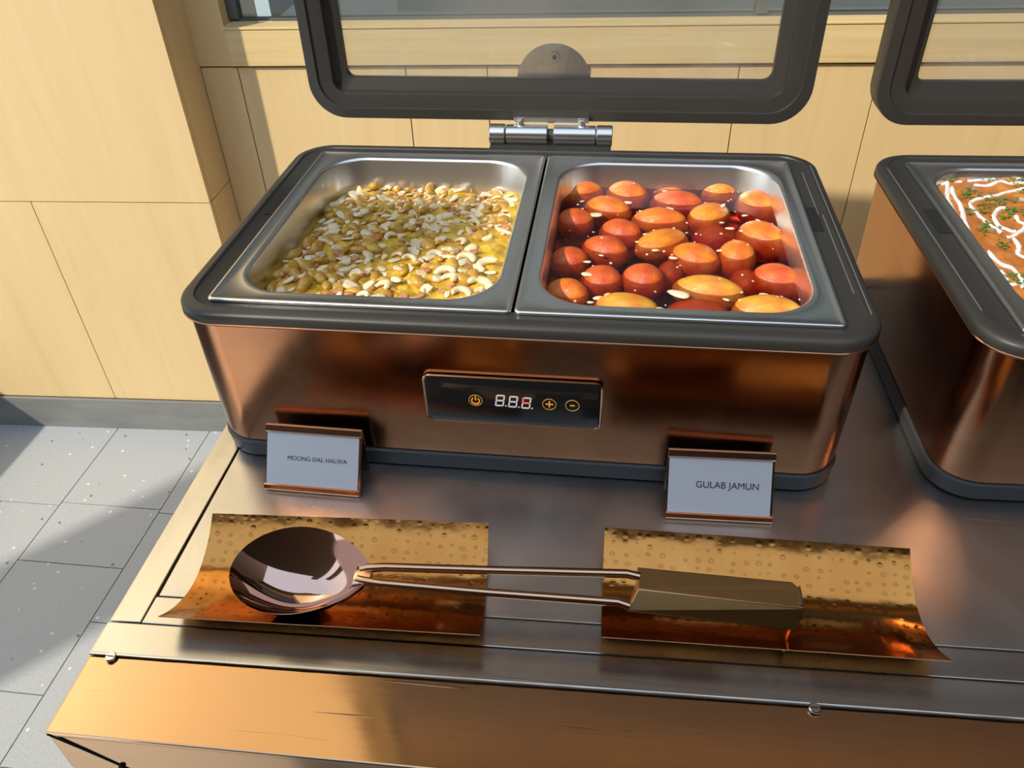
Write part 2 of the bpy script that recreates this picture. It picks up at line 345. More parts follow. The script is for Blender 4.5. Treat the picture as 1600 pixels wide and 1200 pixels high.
# weld bead along the joint between steel and copper
bead=[(x,yl(-.2383,x),.0002+.0004*noise.noise(Vector((x*90,0,0)))) for x in [-.299+.012*i for i in range(150)]]
tube('weld_bead',bead,[.0011+.0005*noise.noise(Vector((p[0]*140,3,0))) for p in bead],M['hinge'],ct,6)
for sx0,sy0 in ((-.2812,-.2386),(.2352,-.2251)):
    s=cyl('screw',(sx0,sy0-.0012,.0008),(0,0,1),.0042,.0022,M['hinge'],ct,18,.0007)
    box('screw_slot',-.003,.003,-.0004,.0004,.0019,.00205,M['slot'],s).location=(sx0,sy0-.0012,.00195)
cyl('screw',(-.2552,-.3004,-.042),(0,1,0),.0022,.002,M['slot'],ct,14)

# ------------------------------------------------------------------ chafing dish
RZ=.168
def vloop(par,name,x,y0,y1,z,w,m): return box(name,x-w/2,x+w/2,y0,y1,z,z+.0004,m,par)
def build_chafer(label,divider=True):
    t=empty('chafing_dish',label,'chafing dish')
    A=dict(x0=-.295,x1=.295,y0=-.0200,y1=.352)
    def L(ins,z,r): return rr(A['x0']+ins,A['x1']-ins,A['y0']+ins,A['y1']-ins,r,z)
    loft('base_band',[L(.008,.0,.036),L(.0055,.0015,.038),L(.004,.018,.038),L(.006,.0195,.037),L(.012,.0195,.03)],M['base'],t,True,True)
    loft('body',[L(.0065,.0195,.036),L(.0058,.030,.0365),L(.0045,.152,.037),L(.0025,.1545,.038),L(.0002,.1560,.0395),L(.0016,.1572,.038),L(.012,.1572,.03)],M['copper'],t)
    O=(-.2605,.2605,.0045,.3205)
    rim=loft('rim',[L(.004,.1568,.038),L(.0005,.1573,.040),L(0,.1585,.0405),L(.0005,.1640,.040),L(.0018,.1662,.039),L(.005,.1678,.037),L(.0115,.1680,.031),L(.0124,.1668,.030),L(.0145,.1663,.029),rr(*O,.012,.1660),rr(*O,.012,.150)],M['black'],t)
    # relief lines on the broad right and left rims, and lift slots
    for s in (-1,1):
        for xx,a,b in (((.287,.02,.315),(.2805,.055,.20),(.2765,.20,.30)) if s>0 else ((.2855,.03,.31),)):
            vloop(rim,'relief_line',s*xx,a,b,.1663 if xx<.285 else .1681,.0009,M['ridge'])
        vloop(rim,'lift_slot',s*.2705,.165,.215,.1664,.011,M['slot'])
    # control panel
    y=-.0173
    bz=loft('control_panel',[[Vector((p.x,p.z,p.y)) for p in rr(*q)] for q in ((-.0768,.0768,.0635,.1140,.006,y+.001),(-.0775,.0775,.0628,.1147,.0065,y-.0012),(-.0765,.0765,.0638,.1137,.006,y-.0020),(-.0755,.0755,.0648,.1127,.005,y-.0012))],M['bezel'],t)
    gl=loft('display_glass',[[Vector((p.x,p.z,p.y)) for p in rr(*q)] for q in ((-.0755,.0755,.0648,.1127,.005,y-.0004),(-.0755,.0755,.0648,.1127,.005,y-.0014),(-.0748,.0748,.0655,.1120,.0045,y-.0018))],M['panel_glass'],bz,True,True)
    yf=y-.0019
    def seg(name,x0,x1,z0,z1,m,par,bev=0): return box(name,x0,x1,yf-.0003,yf+.0001,z0,z1,m,par)
    dw,dh,th=.0078,.0125,.0013
    for k,cx in enumerate((-.0092,.0022,.0136)):
        cx-=.0012; cz=.0905-.0006*k
        V=[];F=[];V2=[];F2=[]
        def addb(x0,x1,z0,z1,red=False,sh=.14):
            vv,ff=(V2,F2) if red else (V,F); n=len(vv)
            for yy in (yf-.0004,yf+.0001):
                for (x,z) in ((x0,z0),(x1,z0),(x1,z1),(x0,z1)): vv.append((x+(z-cz)*sh,yy,z))
            for q in ([0,1,2,3],[4,7,6,5],[0,4,5,1],[1,5,6,2],[2,6,7,3],[3,7,4,0]): ff.append([n+i for i in q])
        w2,h2=dw/2,dh/2
        addb(cx-w2+.0011,cx+w2-.0011,cz+h2-th,cz+h2); addb(cx-w2+.0011,cx+w2-.0011,cz-h2,cz-h2+th)
        addb(cx-w2+.0011,cx+w2-.0011,cz-th/2,cz+th/2,k==2)
        addb(cx-w2,cx-w2+th,cz+.0006,cz+h2-.0006,k==2); addb(cx+w2-th,cx+w2,cz+.0006,cz+h2-.0006)
        addb(cx-w2,cx-w2+th,cz-h2+.0006,cz-.0006); addb(cx+w2-th,cx+w2,cz-h2+.0006,cz-.0006)
        addb(cx+w2+.0012,cx+w2+.0024,cz-h2,cz-h2+.0013)
        mesh('digit',V,F,M['seg'],bz)
        if V2: mesh('lit_segment',V2,F2,M['segred'],bz)
    def ring(name,cx,cz,r,w,m,a0=0,a1=360,n=28):
        vs=[];fs=[]
        full=(a1-a0)>=360; k=n if full else n+1
        for i in range(k):
            a=R(a0+(a1-a0)*i/n)
            for rad,yy in ((r-w/2,yf+.0001),(r-w/2,yf-.0004),(r+w/2,yf-.0004),(r+w/2,yf+.0001)): vs.append((cx+rad*math.cos(a),yy,cz+rad*math.sin(a)))
        for i in range(n):
            j=(i+1)%k if full else i+1
            for q in range(4): fs.append([i*4+q,j*4+q,j*4+(q+1)%4,i*4+(q+1)%4])
        return mesh(name,vs,fs,m,bz)
    for nm,cx,cz in (('power_button',-.0318,.0893),('plus_button',.0323,.0893),('minus_button',.0520,.0893)):
        ring(nm,cx,cz,.0058,.0006,M['ring'])
    ring('power_symbol',-.0318,.0889,.0034,.0011,M['orange'],125,415)
    seg('power_symbol',-.0323,-.0312,.0893,.0937,M['orange'],bz)
    seg('plus_sign',.0290,.0356,.0888,.0899,M['orange'],bz); seg('plus_sign',.03175,.03285,.0860,.0927,M['orange'],bz)
    seg('minus_sign',.0500,.0540,.0888,.0898,M['orange'],bz)
    # lid standing open behind: frame, inner lip and glass
    ZB=.186; ZT=.560; XL=.291
    lid=bpy.data.objects.new('lid',None); col.objects.link(lid); lid.parent=t; lid.empty_display_size=.05
    def Q(ins,y,r): return [Vector((p.x,y,p.y)) for p in rr(-XL+ins,XL-ins,ZB+ins,ZT-ins,r,0)]
    loft('lid_frame',[Q(.004,.420,.040),Q(.0,.414,.042),Q(0,.388,.042),Q(.001,.3855,.041),Q(.0125,.3850,.034),Q(.0135,.3875,.033),Q(.028,.3885,.022),Q(.030,.3890,.012),Q(.031,.396,.012),Q(.044,.400,.010),Q(.044,.410,.010),Q(.03,.4195,.02)],M['black'],lid,False,False,True)
    box('glass_pane',-XL+.040,XL-.040,.4045,.4085,ZB+.040,ZT-.040,M['glass'],lid)
    # hinge
    h=bpy.data.objects.new('hinge',None); col.objects.link(h); h.parent=t; h.empty_display_size=.03
    zc=.1755; yc=.371
    for x0,x1,r in ((-.072,-.0535,.0118),(-.0525,-.0035,.0112),(.0035,.0525,.0112),(.0535,.072,.0118)):
        cyl('hinge_barrel',((x0+x1)/2,yc,zc),(1,0,0),r,x1-x0,M['hinge'],h,28,.0008)
    cyl('hinge_pin',(0,yc,zc),(1,0,0),.007,.142,M['black'],h,20)
    box('hinge_block',-.071,.071,.353,.384,.150,.1665,M['black'],h,.002)
    box('hinge_leaf',-.044,.044,.376,.388,.1875,.1945,M['hinge'],h,.001)
    box('hinge_leaf',-.043,.043,.4195,.4225,.186,.240,M['hinge'],h,.0008)
    box('hinge_leaf',-.043,.043,.384,.4225,.1850,.1885,M['hinge'],h,.0008)
    for x in (-.036,.036): cyl('hinge_bolt',(x,yc+.003,.1885),(0,0,1),.0045,.010,M['hinge'],h,16)
    # steel disc behind the glass, with its screws
    Rd=.0435; Z0=.223; n=40
    outl=[(Rd*math.cos(a),Z0+Rd*math.sin(a)) for a in [math.pi*i/n for i in range(n+1)]]+[(-Rd,.19),(Rd,.19)]
    vs=[(x,.4115,z) for x,z in outl]+[(x,.4145,z) for x,z in outl]; k=len(outl)
    mesh('hinge_disc',vs,[list(range(k)),list(range(k,2*k))[::-1]]+[[i,(i+1)%k,k+(i+1)%k,k+i] for i in range(k)],M['hinge'],h,True)
    s=cyl('hinge_screw',(0.001,.4100,.2525),(0,1,0),.0058,.0035,M['hinge'],h,20,.001); cyl('screw_socket',(0.001,.4080,.2525),(0,1,0),.0030,.0014,M['slot'],s,6,.0002)
    return t
M['ridge']=mat('rim_relief_edge',(.17,.16,.145),.3)
ch1=build_chafer('copper chafing dish with two steel pans and a lit display on its front')
def copy_tree(o,parent=None):
    c=o.copy(); col.objects.link(c); c.parent=parent
    for k in list(o.children): copy_tree(k,c)
    return c
ch2=copy_tree(ch1); ch2['label']='copper chafing dish holding the orange gravy, cut off by the picture edge'
ch2.location=(.660,.0105,0); ch2.rotation_euler=(0,0,R(1.5))
# ------------------------------------------------------------------ pans
def build_pan(w,d,label,cx,y0):
    t=empty('food_pan',label,'pan',(cx,y0,RZ))
    h=w/2
    def L(i,z,r): return rr(-h+i,h-i,i,d-i,r,z)
    loft('pan_shell',[L(.0012,-.0016,.004),L(.0,-.0012,.005),L(.0,.0006,.005),L(.0012,.0016,.004),L(.0030,.0016,.003),L(.0036,.0011,.0025),L(.013,.0009,.043),L(.0148,.0012,.045),L(.0163,.0002,.046),L(.0175,-.0025,.046),L(.0215,-.052,.045),L(.024,-.058,.043),L(.031,-.0615,.036)],M['pan'],t,False,True,sharp=60)
    return t
p1=build_pan(.2635,.3245,'steel food pan full of nut covered yellow halwa',-.1330,.0002)
p2=build_pan(.2635,.3245,'steel food pan full of dough balls in syrup',.1330,.0002)
p3=build_pan(.529,.3245,'long steel food pan full of orange gravy with cream',0,0)
m2=Matrix.Translation((.660,.0105,0))@Matrix.Rotation(R(1.5),4,'Z')
p3.matrix_basis=m2@Matrix.Translation((0,.0002,RZ))

# ------------------------------------------------------------------ halwa
def inside(x,y,x0,x1,y0,y1,r):
    dx=max(x0+r-x,x-(x1-r),0); dy=max(y0+r-y,y-(y1-r),0); return math.hypot(dx,dy)<=r and x0<=x<=x1 and y0<=y<=y1
def hz(x,y):
    ed=min(x+.246,-.02-x,y-.016,.305-y)
    z=.1525-.018*(y/.32)**1.2+.0055*noise.noise(Vector((x*24,y*24,1)))+.0042*noise.noise(Vector((x*70,y*70,5)))+.0018*noise.noise(Vector((x*190,y*190,9)))
    z-=.010*max(0,1-(x+.246)/.05)**2
    return z-.004*max(0,1-ed/.012)
def surface(name,x0,x1,y0,y1,r,fz,zb,m,nx=120,ny=150):
    # grid warped to the rounded rectangle, with a skirt down to zb
    cx,cy=(x0+x1)/2,(y0+y1)/2; V=[];F=[]
    def warp(u,v):
        x=cx+u*(x1-x0)/2; y=cy+v*(y1-y0)/2
        # clamp into rounded corner
        dx=abs(x-cx)-((x1-x0)/2-r); dy=abs(y-cy)-((y1-y0)/2-r)
        if dx>0 and dy>0:
            # map the corner square to a quarter disc
            a=dx/r; b=dy/r; k=max(a,b)/math.hypot(a,b); dx*=k; dy*=k
            x=cx+math.copysign((x1-x0)/2-r+dx,x-cx); y=cy+math.copysign((y1-y0)/2-r+dy,y-cy)
        return x,y
    for j in range(ny+1):
        for i in range(nx+1):
            x,y=warp(2*i/nx-1,2*j/ny-1); V.append((x,y,fz(x,y)))
    for j in range(ny):
        for i in range(nx): a=j*(nx+1)+i; F.append([a,a+1,a+nx+2,a+nx+1])
    ring=[i for i in range(nx+1)]+[(j)*(nx+1)+nx for j in range(1,ny+1)]+[ny*(nx+1)+i for i in range(nx-1,-1,-1)]+[j*(nx+1) for j in range(ny-1,0,-1)]
    n0=len(V)
    for k in ring: V.append((V[k][0],V[k][1],zb))
    n=len(ring)
    for k in range(n): F.append([ring[k],ring[(k+1)%n],n0+(k+1)%n,n0+k])
    F.append([n0+k for k in range(n)][::-1])
    return mesh(name,V,F,m,None,True,sharp=80)
hw=surface('lentil_halwa',-.2440,-.0220,.0197,.3052,.0435,hz,.118,M['halwa'])
stuff(tag(hw,'bumpy golden yellow lentil halwa filling the steel pan under the nuts','halwa'))
# nut meshes
def ico(sub,f):
    bm=bmesh.new(); bmesh.ops.create_icosphere(bm,subdivisions=sub,radius=1)
    for v in bm.verts: v.co=f(v.co)
    me=bpy.data.meshes.new('m'); bm.to_mesh(me); bm.free()
    for p in me.polygons: p.use_smooth=True
    return me
def mk_mesh(me,m): me.materials.append(m); return me
def cashew_mesh(R0,a0,a1,th,flat,seed):
    rs=random.Random(seed); n=9; seg=7; V=[];F=[]
    for i in range(n):
        t=i/(n-1); a=R(a0+(a1-a0)*t); rad=th*(math.sin(math.pi*(.10+.80*t))**.5)*(1.12-.3*t)
        c=Vector((R0*math.cos(a),R0*math.sin(a),0)); o=Vector((math.cos(a),math.sin(a),0))
        for k in range(seg):
            b=2*math.pi*k/seg; V.append(c+o*rad*math.cos(b)*(1+rs.uniform(-.06,.06))+Vector((0,0,1))*rad*flat*math.sin(b))
    for i in range(n-1):
        for k in range(seg): F.append([i*seg+k,i*seg+(k+1)%seg,(i+1)*seg+(k+1)%seg,(i+1)*seg+k])
    F.append(list(range(seg))[::-1]); F.append(list(range((n-1)*seg,n*seg)))
    cx=sum((v for v in V),Vector())/len(V)
    me=bpy.data.meshes.new('cashew'); me.from_pydata([tuple(v-cx) for v in V],[],F)
    for p in me.polygons: p.use_smooth=True
    return me
whole=[mk_mesh(cashew_mesh(.0072,-15,205,.0039,.85,s),M['cashew']) for s in range(3)]
def chunk(sx_,sy_,sz_,seed,rough=.35,cut=True):
    def f(co):
        k=1+rough*noise.noise(co*1.3+Vector((seed*7.1,0,0))); v=co*k
        if cut and v.z>.45: v.z=.45
        if cut and v.x>.6: v.x=.6+(v.x-.6)*.2
        return Vector((v.x*sx_,v.y*sy_,v.z*sz_))
    return ico(2,f)
pieces=[mk_mesh(chunk(.0052,.0040,.0028,s),M['cashew']) for s in range(4)]+[mk_mesh(chunk(.0062,.0030,.0024,s,.5),M['cashew']) for s in (11,12,13)]+[mk_mesh(cashew_mesh(.0045,0,120,.0027,.6,14),M['cashew'])]
alm=[mk_mesh(chunk(.0052,.0036,.0030,20+s,.4),M['almond']) for s in range(3)]
for me in pieces[:4]+alm:
    for p in me.polygons: p.use_smooth=False
slm=[mk_mesh(ico(2,lambda c:Vector((c.x*.0062*(1-.25*c.x),c.y*.0032,c.z*.0009))),M['sliver']),mk_mesh(ico(2,lambda c:Vector((c.x*.0052,c.y*.0027*(1-.3*c.x),c.z*.0010))),M['sliver'])]
rai=[mk_mesh(ico(2,lambda c,s=s:c*(1+.30*noise.noise(c*2.6+Vector((s*5,1,0)))+.22*noise.noise(c*6+Vector((s*3,0,0))))*1.0),M['raisin']) for s in range(3)]
for me in rai:
    for v in me.vertices: v.co=Vector((v.co.x*.0062,v.co.y*.0042,v.co.z*.0028))
def put(name,me,loc,rot,sc,label,cat,group):
    o=bpy.data.objects.new(name,me); col.objects.link(o); o.location=loc; o.rotation_euler=rot; o.scale=(sc,)*3; tag(o,label,cat,group); return o
rnd=random.Random(3)
placed=[]
def zone(x,y): return ('at the back','in the centre','at the front')[0 if y>.21 else 1 if y>.115 else 2]+', '+('by the left wall','midway across','by the divider')[0 if x<-.17 else 1 if x<-.10 else 2]
def free(x,y,r): return all((x-a)**2+(y-b)**2>(r+c)**2 for a,b,c in placed)
HB=(-.236,-.030,.026,.298,.038)
for x,y,Lp,a in [(-0.0756, 0.09, 38, 0), (-0.0667, 0.0744, 30, 20), (-0.0395, 0.1094, 38, -30), (-0.0593, 0.1178, 34, 5), (-0.1013, 0.2018, 24, 70), (-0.0926, 0.132, 32, -10), (-0.038, 0.072, 40, 30), (-0.0521, 0.0522, 32, 20), (-0.0216, 0.1924, 30, 75), (-0.1127, 0.1116, 26, 30), (-0.1689, 0.2539, 30, 60), (-0.154, 0.2338, 16, 60), (-0.1148, 0.2115, 26, 60), (-0.0721, 0.2217, 26, 50), (-0.0675, 0.2144, 24, 20), (-0.0729, 0.1639, 24, 50), (-0.1209, 0.2111, 20, 30), (-0.1268, 0.1181, 20, 10), (-0.1466, 0.1645, 24, -50), (-0.1392, 0.0392, 24, 10), (-0.1264, 0.0621, 30, 40)]:
    sc=Lp/1500/.0215; placed.append((x,y,.006))
    put('cashew',rnd.choice(whole),(x,y,hz(x,y)+.0022),(rnd.uniform(-.25,.25),rnd.uniform(-.25,.25),R(-a+rnd.uniform(-20,20))),sc,'whole curved cashew on the halwa '+zone(x,y),'nut','whole cashews on the halwa')
kinds=[('raisin',rai,120,.0045,'golden raisin on the halwa ','raisin','golden raisins on the halwa',(.9,1.75)),
('cashew_piece',pieces,190,.0036,'pale broken cashew piece on the halwa ','nut','broken cashew pieces on the halwa',(.6,1.65)),
('almond_piece',alm,95,.0034,'reddish brown almond piece on the halwa ','nut','chopped almonds on the halwa',(.75,1.25)),
('almond_slice',slm,110,.0032,'thin pale almond slice on the halwa ','nut','almond slices on the halwa',(.8,1.3))]
for nm,ms,cnt,rad,lab,cat,grp,(s0,s1) in kinds:
    k=0;tries=0
    while k<cnt and tries<9000:
        tries+=1
        x=rnd.uniform(HB[0],HB[1]); y=rnd.uniform(HB[2],HB[3])
        if not inside(x,y,*HB): continue
        dens=.45+.9*noise.noise(Vector((x*14,y*14,2)))+(.35 if nm!='raisin' else .1)
        if x>-.08 and .12<y<.17: dens-=.5
        if rnd.random()>dens: continue
        s=rnd.uniform(s0,s1)
        if not free(x,y,rad*s*.62): continue
        placed.append((x,y,rad*s*.62)); k+=1
        put(nm,rnd.choice(ms),(x,y,hz(x,y)+.0012*s),(rnd.uniform(-.45,.45),rnd.uniform(-.45,.45),rnd.uniform(0,6.28)),s,lab+zone(x,y),cat,grp)

# ------------------------------------------------------------------ syrup and dough balls
SY=.1415
def SL(i,z,r): return rr(.0015+i,.2645-i,i,.3245-i,r,z)
sy=loft('sugar_syrup',[SL(.0245,.109,.040),SL(.0215,.118,.0435),SL(.0197,SY,.0440)],M['syrup'],None,True,True)
stuff(tag(sy,'dark red brown sugar syrup around the dough balls in its steel pan','syrup'))
balls=[(0.0419, 0.3009, 0.0224, 0.0144, 14, 'o'), (0.0927, 0.2989, 0.0222, 0.0172, -21, 'o'), (0.1462, 0.3189, 0.0311, 0.0137, 11, 'g'), (0.1952, 0.3116, 0.0207, 0.0143, 14, 'g'), (0.2316, 0.2829, 0.0208, 0.018, -28, 'o'), (0.0384, 0.2278, 0.0183, 0.0162, 0, 'r'), (0.0718, 0.2588, 0.0249, 0.0152, -21, 'o'), (0.1462, 0.2792, 0.0265, 0.0133, -7, 'r'), (0.1784, 0.2487, 0.023, 0.0162, 35, 'g'), (0.1273, 0.235, 0.0276, 0.0114, 0, 'o'), (0.0864, 0.2063, 0.0211, 0.0132, -21, 'r'), (0.1282, 0.187, 0.0283, 0.0148, 35, 'g'), (0.184, 0.218, 0.0218, 0.0113, 7, 's'), (0.2283, 0.2088, 0.0239, 0.0181, -28, 'o'), (0.0379, 0.1442, 0.0175, 0.0162, 0, 'r'), (0.0713, 0.1685, 0.0229, 0.0146, -21, 'r'), (0.1583, 0.159, 0.0237, 0.0174, -28, 'o'), (0.1998, 0.167, 0.0175, 0.0187, -14, 'o'), (0.1353, 0.1402, 0.0124, 0.0154, 0, 's'), (0.0702, 0.11, 0.018, 0.0162, -14, 'r'), (0.1088, 0.1152, 0.0192, 0.0168, -21, 'r'), (0.1677, 0.0989, 0.0304, 0.0146, -11, 'y'), (0.2317, 0.1242, 0.0208, 0.016, -14, 'r'), (0.2054, 0.1298, 0.0139, 0.0133, 0, 's'), (0.0396, 0.0837, 0.0194, 0.0135, -28, 'o'), (0.0945, 0.0629, 0.0273, 0.0114, 0, 'y'), (0.1576, 0.0729, 0.0275, 0.0098, 0, 's'), (0.2184, 0.0684, 0.0292, 0.0123, 0, 'y')]
rows=['back row','second row','third row','fourth row','front row']
def jam_mesh(seed):
    def f(co):
        k=1+.035*noise.noise(co*1.6+Vector((seed,0,0)))+.010*noise.noise(co*7+Vector((seed,2,0))); return co*k
    return ico(4,f)
def bsz(a,b): return min(a*1.10,.034),min(max(b*1.15,.0175),.0225),min(max(b*1.02,.0165),.0195)
cmat={'r':'jr','o':'jo','g':'jg','y':'jy','s':'jr'}; cname={'r':'red brown','o':'orange','g':'golden orange','y':'golden yellow','s':'deep orange'}
order=['first','second','third','fourth','fifth','sixth','seventh','eighth']
byr={}
for i,b in enumerate(balls):
    r=0 if b[1]>.27 else 1 if b[1]>.215 else 2 if b[1]>.15 else 3 if b[1]>.095 else 4
    byr.setdefault(r,[]).append((b[0],i))
pos={}
for r,l in byr.items():
    for k,(x,i) in enumerate(sorted(l)): pos[i]=(r,k)
for i,(x,y,a,b,ang,k) in enumerate(balls):
    me=jam_mesh(i*3.7+.5); me.materials.append(M[cmat[k]])
    o=bpy.data.objects.new('gulab_jamun',me); col.objects.link(o)
    a,b,hh=bsz(a,b)
    top=SY+(.0085 if k not in 's' else -.0015)
    o.scale=(a,b,hh); o.rotation_euler=(rnd.uniform(-.1,.1),rnd.uniform(-.08,.08),R(ang)); o.location=(x,y+.001,top-hh)
    r,n=pos[i]
    shape='sunken' if k=='s' else 'round' if a/b<1.2 else 'oval'
    tag(o,f"{shape} {cname[k]} dough ball, {order[n]} from the divider in the {rows[r]}",'dessert','gulab jamun dough balls in syrup')
def zj(x,y): return ('at the back','in the centre','at the front')[0 if y>.21 else 1 if y>.115 else 2]+', '+('by the divider','midway across','by the right wall')[0 if x<.09 else 1 if x<.175 else 2]
def ztop(x,y):
    z=SY+.0002
    for (bx_,by_,a,b,ang,k) in balls:
        if k=='s': continue
        a,b,hh=bsz(a,b); top=SY+.0085
        c_,s_=math.cos(R(-ang)),math.sin(R(-ang)); dx,dy=x-bx_,y-by_-.001; u=(c_*dx-s_*dy)/a; v=(s_*dx+c_*dy)/b; q=u*u+v*v
        if q<1: z=max(z,top-hh+hh*math.sqrt(1-q))
    return z
for x,y,Lp,a in [(0.0601, 0.235, 26, -5), (0.0571, 0.1058, 22, 10), (0.0933, 0.2664, 18, 0), (0.073, 0.3344, 10, 0), (0.087, 0.3246, 12, 30), (0.1422, 0.0816, 32, 20), (0.1251, 0.0518, 30, 40), (0.1756, 0.2683, 14, 80), (0.1919, 0.2539, 14, 90), (0.1837, 0.1665, 12, -20), (0.1377, 0.148, 16, 10), (0.1132, 0.1951, 12, -10), (0.1216, 0.2012, 12, 10), (0.0436, 0.2666, 10, -20), (0.0399, 0.3079, 10, 0), (0.107, 0.244, 10, 0), (0.1258, 0.2482, 10, 20), (0.1383, 0.2414, 10, 20), (0.1036, 0.1781, 10, 0), (0.121, 0.1621, 14, 0), (0.1476, 0.2956, 10, -20), (0.1336, 0.2915, 10, 0), (0.1562, 0.0511, 12, 30), (0.1633, 0.0517, 14, 70), (0.2153, 0.0872, 16, 0), (0.2238, 0.0846, 12, 20), (0.1945, 0.0727, 12, 0), (0.2145, 0.2433, 12, -10), (0.249, 0.2744, 10, 10), (0.2537, 0.2225, 8, 60), (0.1896, 0.2255, 10, 0), (0.1975, 0.2132, 14, 0), (0.2078, 0.2083, 10, 0), (0.062, 0.0626, 12, 0), (0.0685, 0.0706, 18, -20), (0.0771, 0.0691, 14, -60), (0.1821, 0.076, 10, 20), (0.2379, 0.2229, 10, 0), (0.2248, 0.2192, 10, 40), (0.2476, 0.0821, 12, -20), (0.0563, 0.1347, 12, 0), (0.0686, 0.1482, 10, 20), (0.1902, 0.3115, 14, -30), (0.2013, 0.3189, 12, 0)]:
    z=ztop(x,y)
    o=put('almond_sliver',rnd.choice(slm),(x,y,z+.0004),(0,0,R(-a*1.3)),max(Lp/1500/.0120,.55)*1.0,'pale almond sliver over the dough balls '+zj(x,y),'nut','almond slivers on the gulab jamun')
    
for k in range(60):
    x=rnd.uniform(.03,.24); y=rnd.uniform(.04,.30)
    o=put('almond_crumb',pieces[k%4],(x,y,ztop(x,y)+.0003),(0,0,rnd.uniform(0,6)),rnd.uniform(.16,.34),'tiny pale nut crumb over the dough balls '+zj(x,y),'nut','nut crumbs on the gulab jamun')

# ------------------------------------------------------------------ gravy pan
m2i=m2.inverted()
def cz2(x,y):
    return .1590+.0020*noise.noise(Vector((x*25,y*25,4)))+.0014*noise.noise(Vector((x*80,y*80,2)))
cu=surface('orange_gravy',-.2462,.2462,.0181,.3069,.0450,cz2,.120,M['curry'],200,120)
cu.matrix_basis=m2; stuff(tag(cu,'orange curry gravy filling the long steel pan','curry'))
V=[];F=[]
def ribbon(pts,w):
    # smooth polyline and sweep a wobbling half round bead
    P_=[Vector((*p,0)) for p in pts]; Q_=[]
    for i in range(len(P_)-1):
        a=P_[max(i-1,0)];b=P_[i];c=P_[i+1];d=P_[min(i+2,len(P_)-1)]
        for s in range(6):
            t=s/6; Q_.append(.5*((2*b)+(c-a)*t+(2*a-5*b+4*c-d)*t*t+(3*b-a-3*c+d)*t**3))
    Q_.append(P_[-1]); seg=7; n0=len(V)
    for i,p in enumerate(Q_):
        t=(Q_[min(i+1,len(Q_)-1)]-Q_[max(i-1,0)]).normalized(); s=Vector((t.y,-t.x,0))
        ww=w*(1+.45*noise.noise(Vector((p.x*260,p.y*260,7)))+.4*noise.noise(Vector((p.x*90,p.y*90,1)))); ww*= .45 if i in (0,len(Q_)-1) else 1
        q=m2i@Vector((p.x,p.y,0)); z=cz2(q.x,q.y)
        for k in range(seg):
            a=math.pi*k/(seg-1); c=q+s*ww*math.cos(a); V.append((c.x,c.y,z-.0006+.0020*math.sin(a)))
    for i in range(len(Q_)-1):
        for k in range(seg-1): a=n0+i*seg+k; F.append([a,a+1,a+seg+1,a+seg])
def fy(y): return y if y<.2 else .2+(y-.2)*.86
for l in [[(0.427, 0.317), (0.419, 0.286), (0.414, 0.261), (0.413, 0.234)],[(0.418, 0.309), (0.422, 0.312), (0.427, 0.317)],[(0.427, 0.301), (0.423, 0.276), (0.423, 0.248), (0.417, 0.212), (0.415, 0.191)],[(0.433, 0.316), (0.441, 0.318)],[(0.447, 0.321), (0.467, 0.327), (0.486, 0.335), (0.514, 0.333), (0.547, 0.334)],[(0.451, 0.31), (0.466, 0.311), (0.482, 0.323), (0.492, 0.315), (0.514, 0.322), (0.541, 0.318)],[(0.526, 0.303), (0.505, 0.303), (0.486, 0.297), (0.462, 0.281), (0.443, 0.27), (0.434, 0.258), (0.434, 0.24), (0.436, 0.218), (0.441, 0.197), (0.443, 0.187)],[(0.463, 0.246), (0.456, 0.243), (0.447, 0.223), (0.446, 0.201), (0.452, 0.191), (0.457, 0.192)],[(0.468, 0.228), (0.467, 0.215), (0.47, 0.203), (0.455, 0.185), (0.443, 0.177)],[(0.45, 0.177), (0.449, 0.161), (0.444, 0.146), (0.45, 0.139)],[(0.419, 0.15), (0.421, 0.13), (0.429, 0.118), (0.43, 0.102), (0.426, 0.085)],[(0.484, 0.275), (0.496, 0.271), (0.526, 0.278)],[(0.418, 0.115), (0.418, 0.105), (0.418, 0.091), (0.426, 0.095)],[(0.499, 0.324), (0.503, 0.332), (0.506, 0.336)],[(0.49, 0.252), (0.494, 0.243), (0.49, 0.213), (0.474, 0.179), (0.469, 0.155)],[(0.448, 0.124), (0.443, 0.103), (0.449, 0.09), (0.445, 0.064)]]: ribbon([(x_,fy(y_)) for x_,y_ in l],.0023)
for cx_,cy_ in ((.62,.10),(.66,.24),(.76,.16),(.84,.25),(.86,.09),(.55,.06)):
    for k_,rad_ in enumerate((.018,.034,.050)):
        ribbon([(cx_+rad_*1.1*math.cos(R(a_+40*k_)),min(max(cy_+rad_*math.sin(R(a_+40*k_)),.045),.30)) for a_ in range(0,300,30)],.0023)
cr=mesh('cream_swirl',V,F,M['cream'],None,True,sharp=70); cr.matrix_basis=m2
tag(cr,'white cream trailed in wavy lines over the orange gravy','cream'); stuff(cr)
V=[];F=[]
rl=random.Random(5)
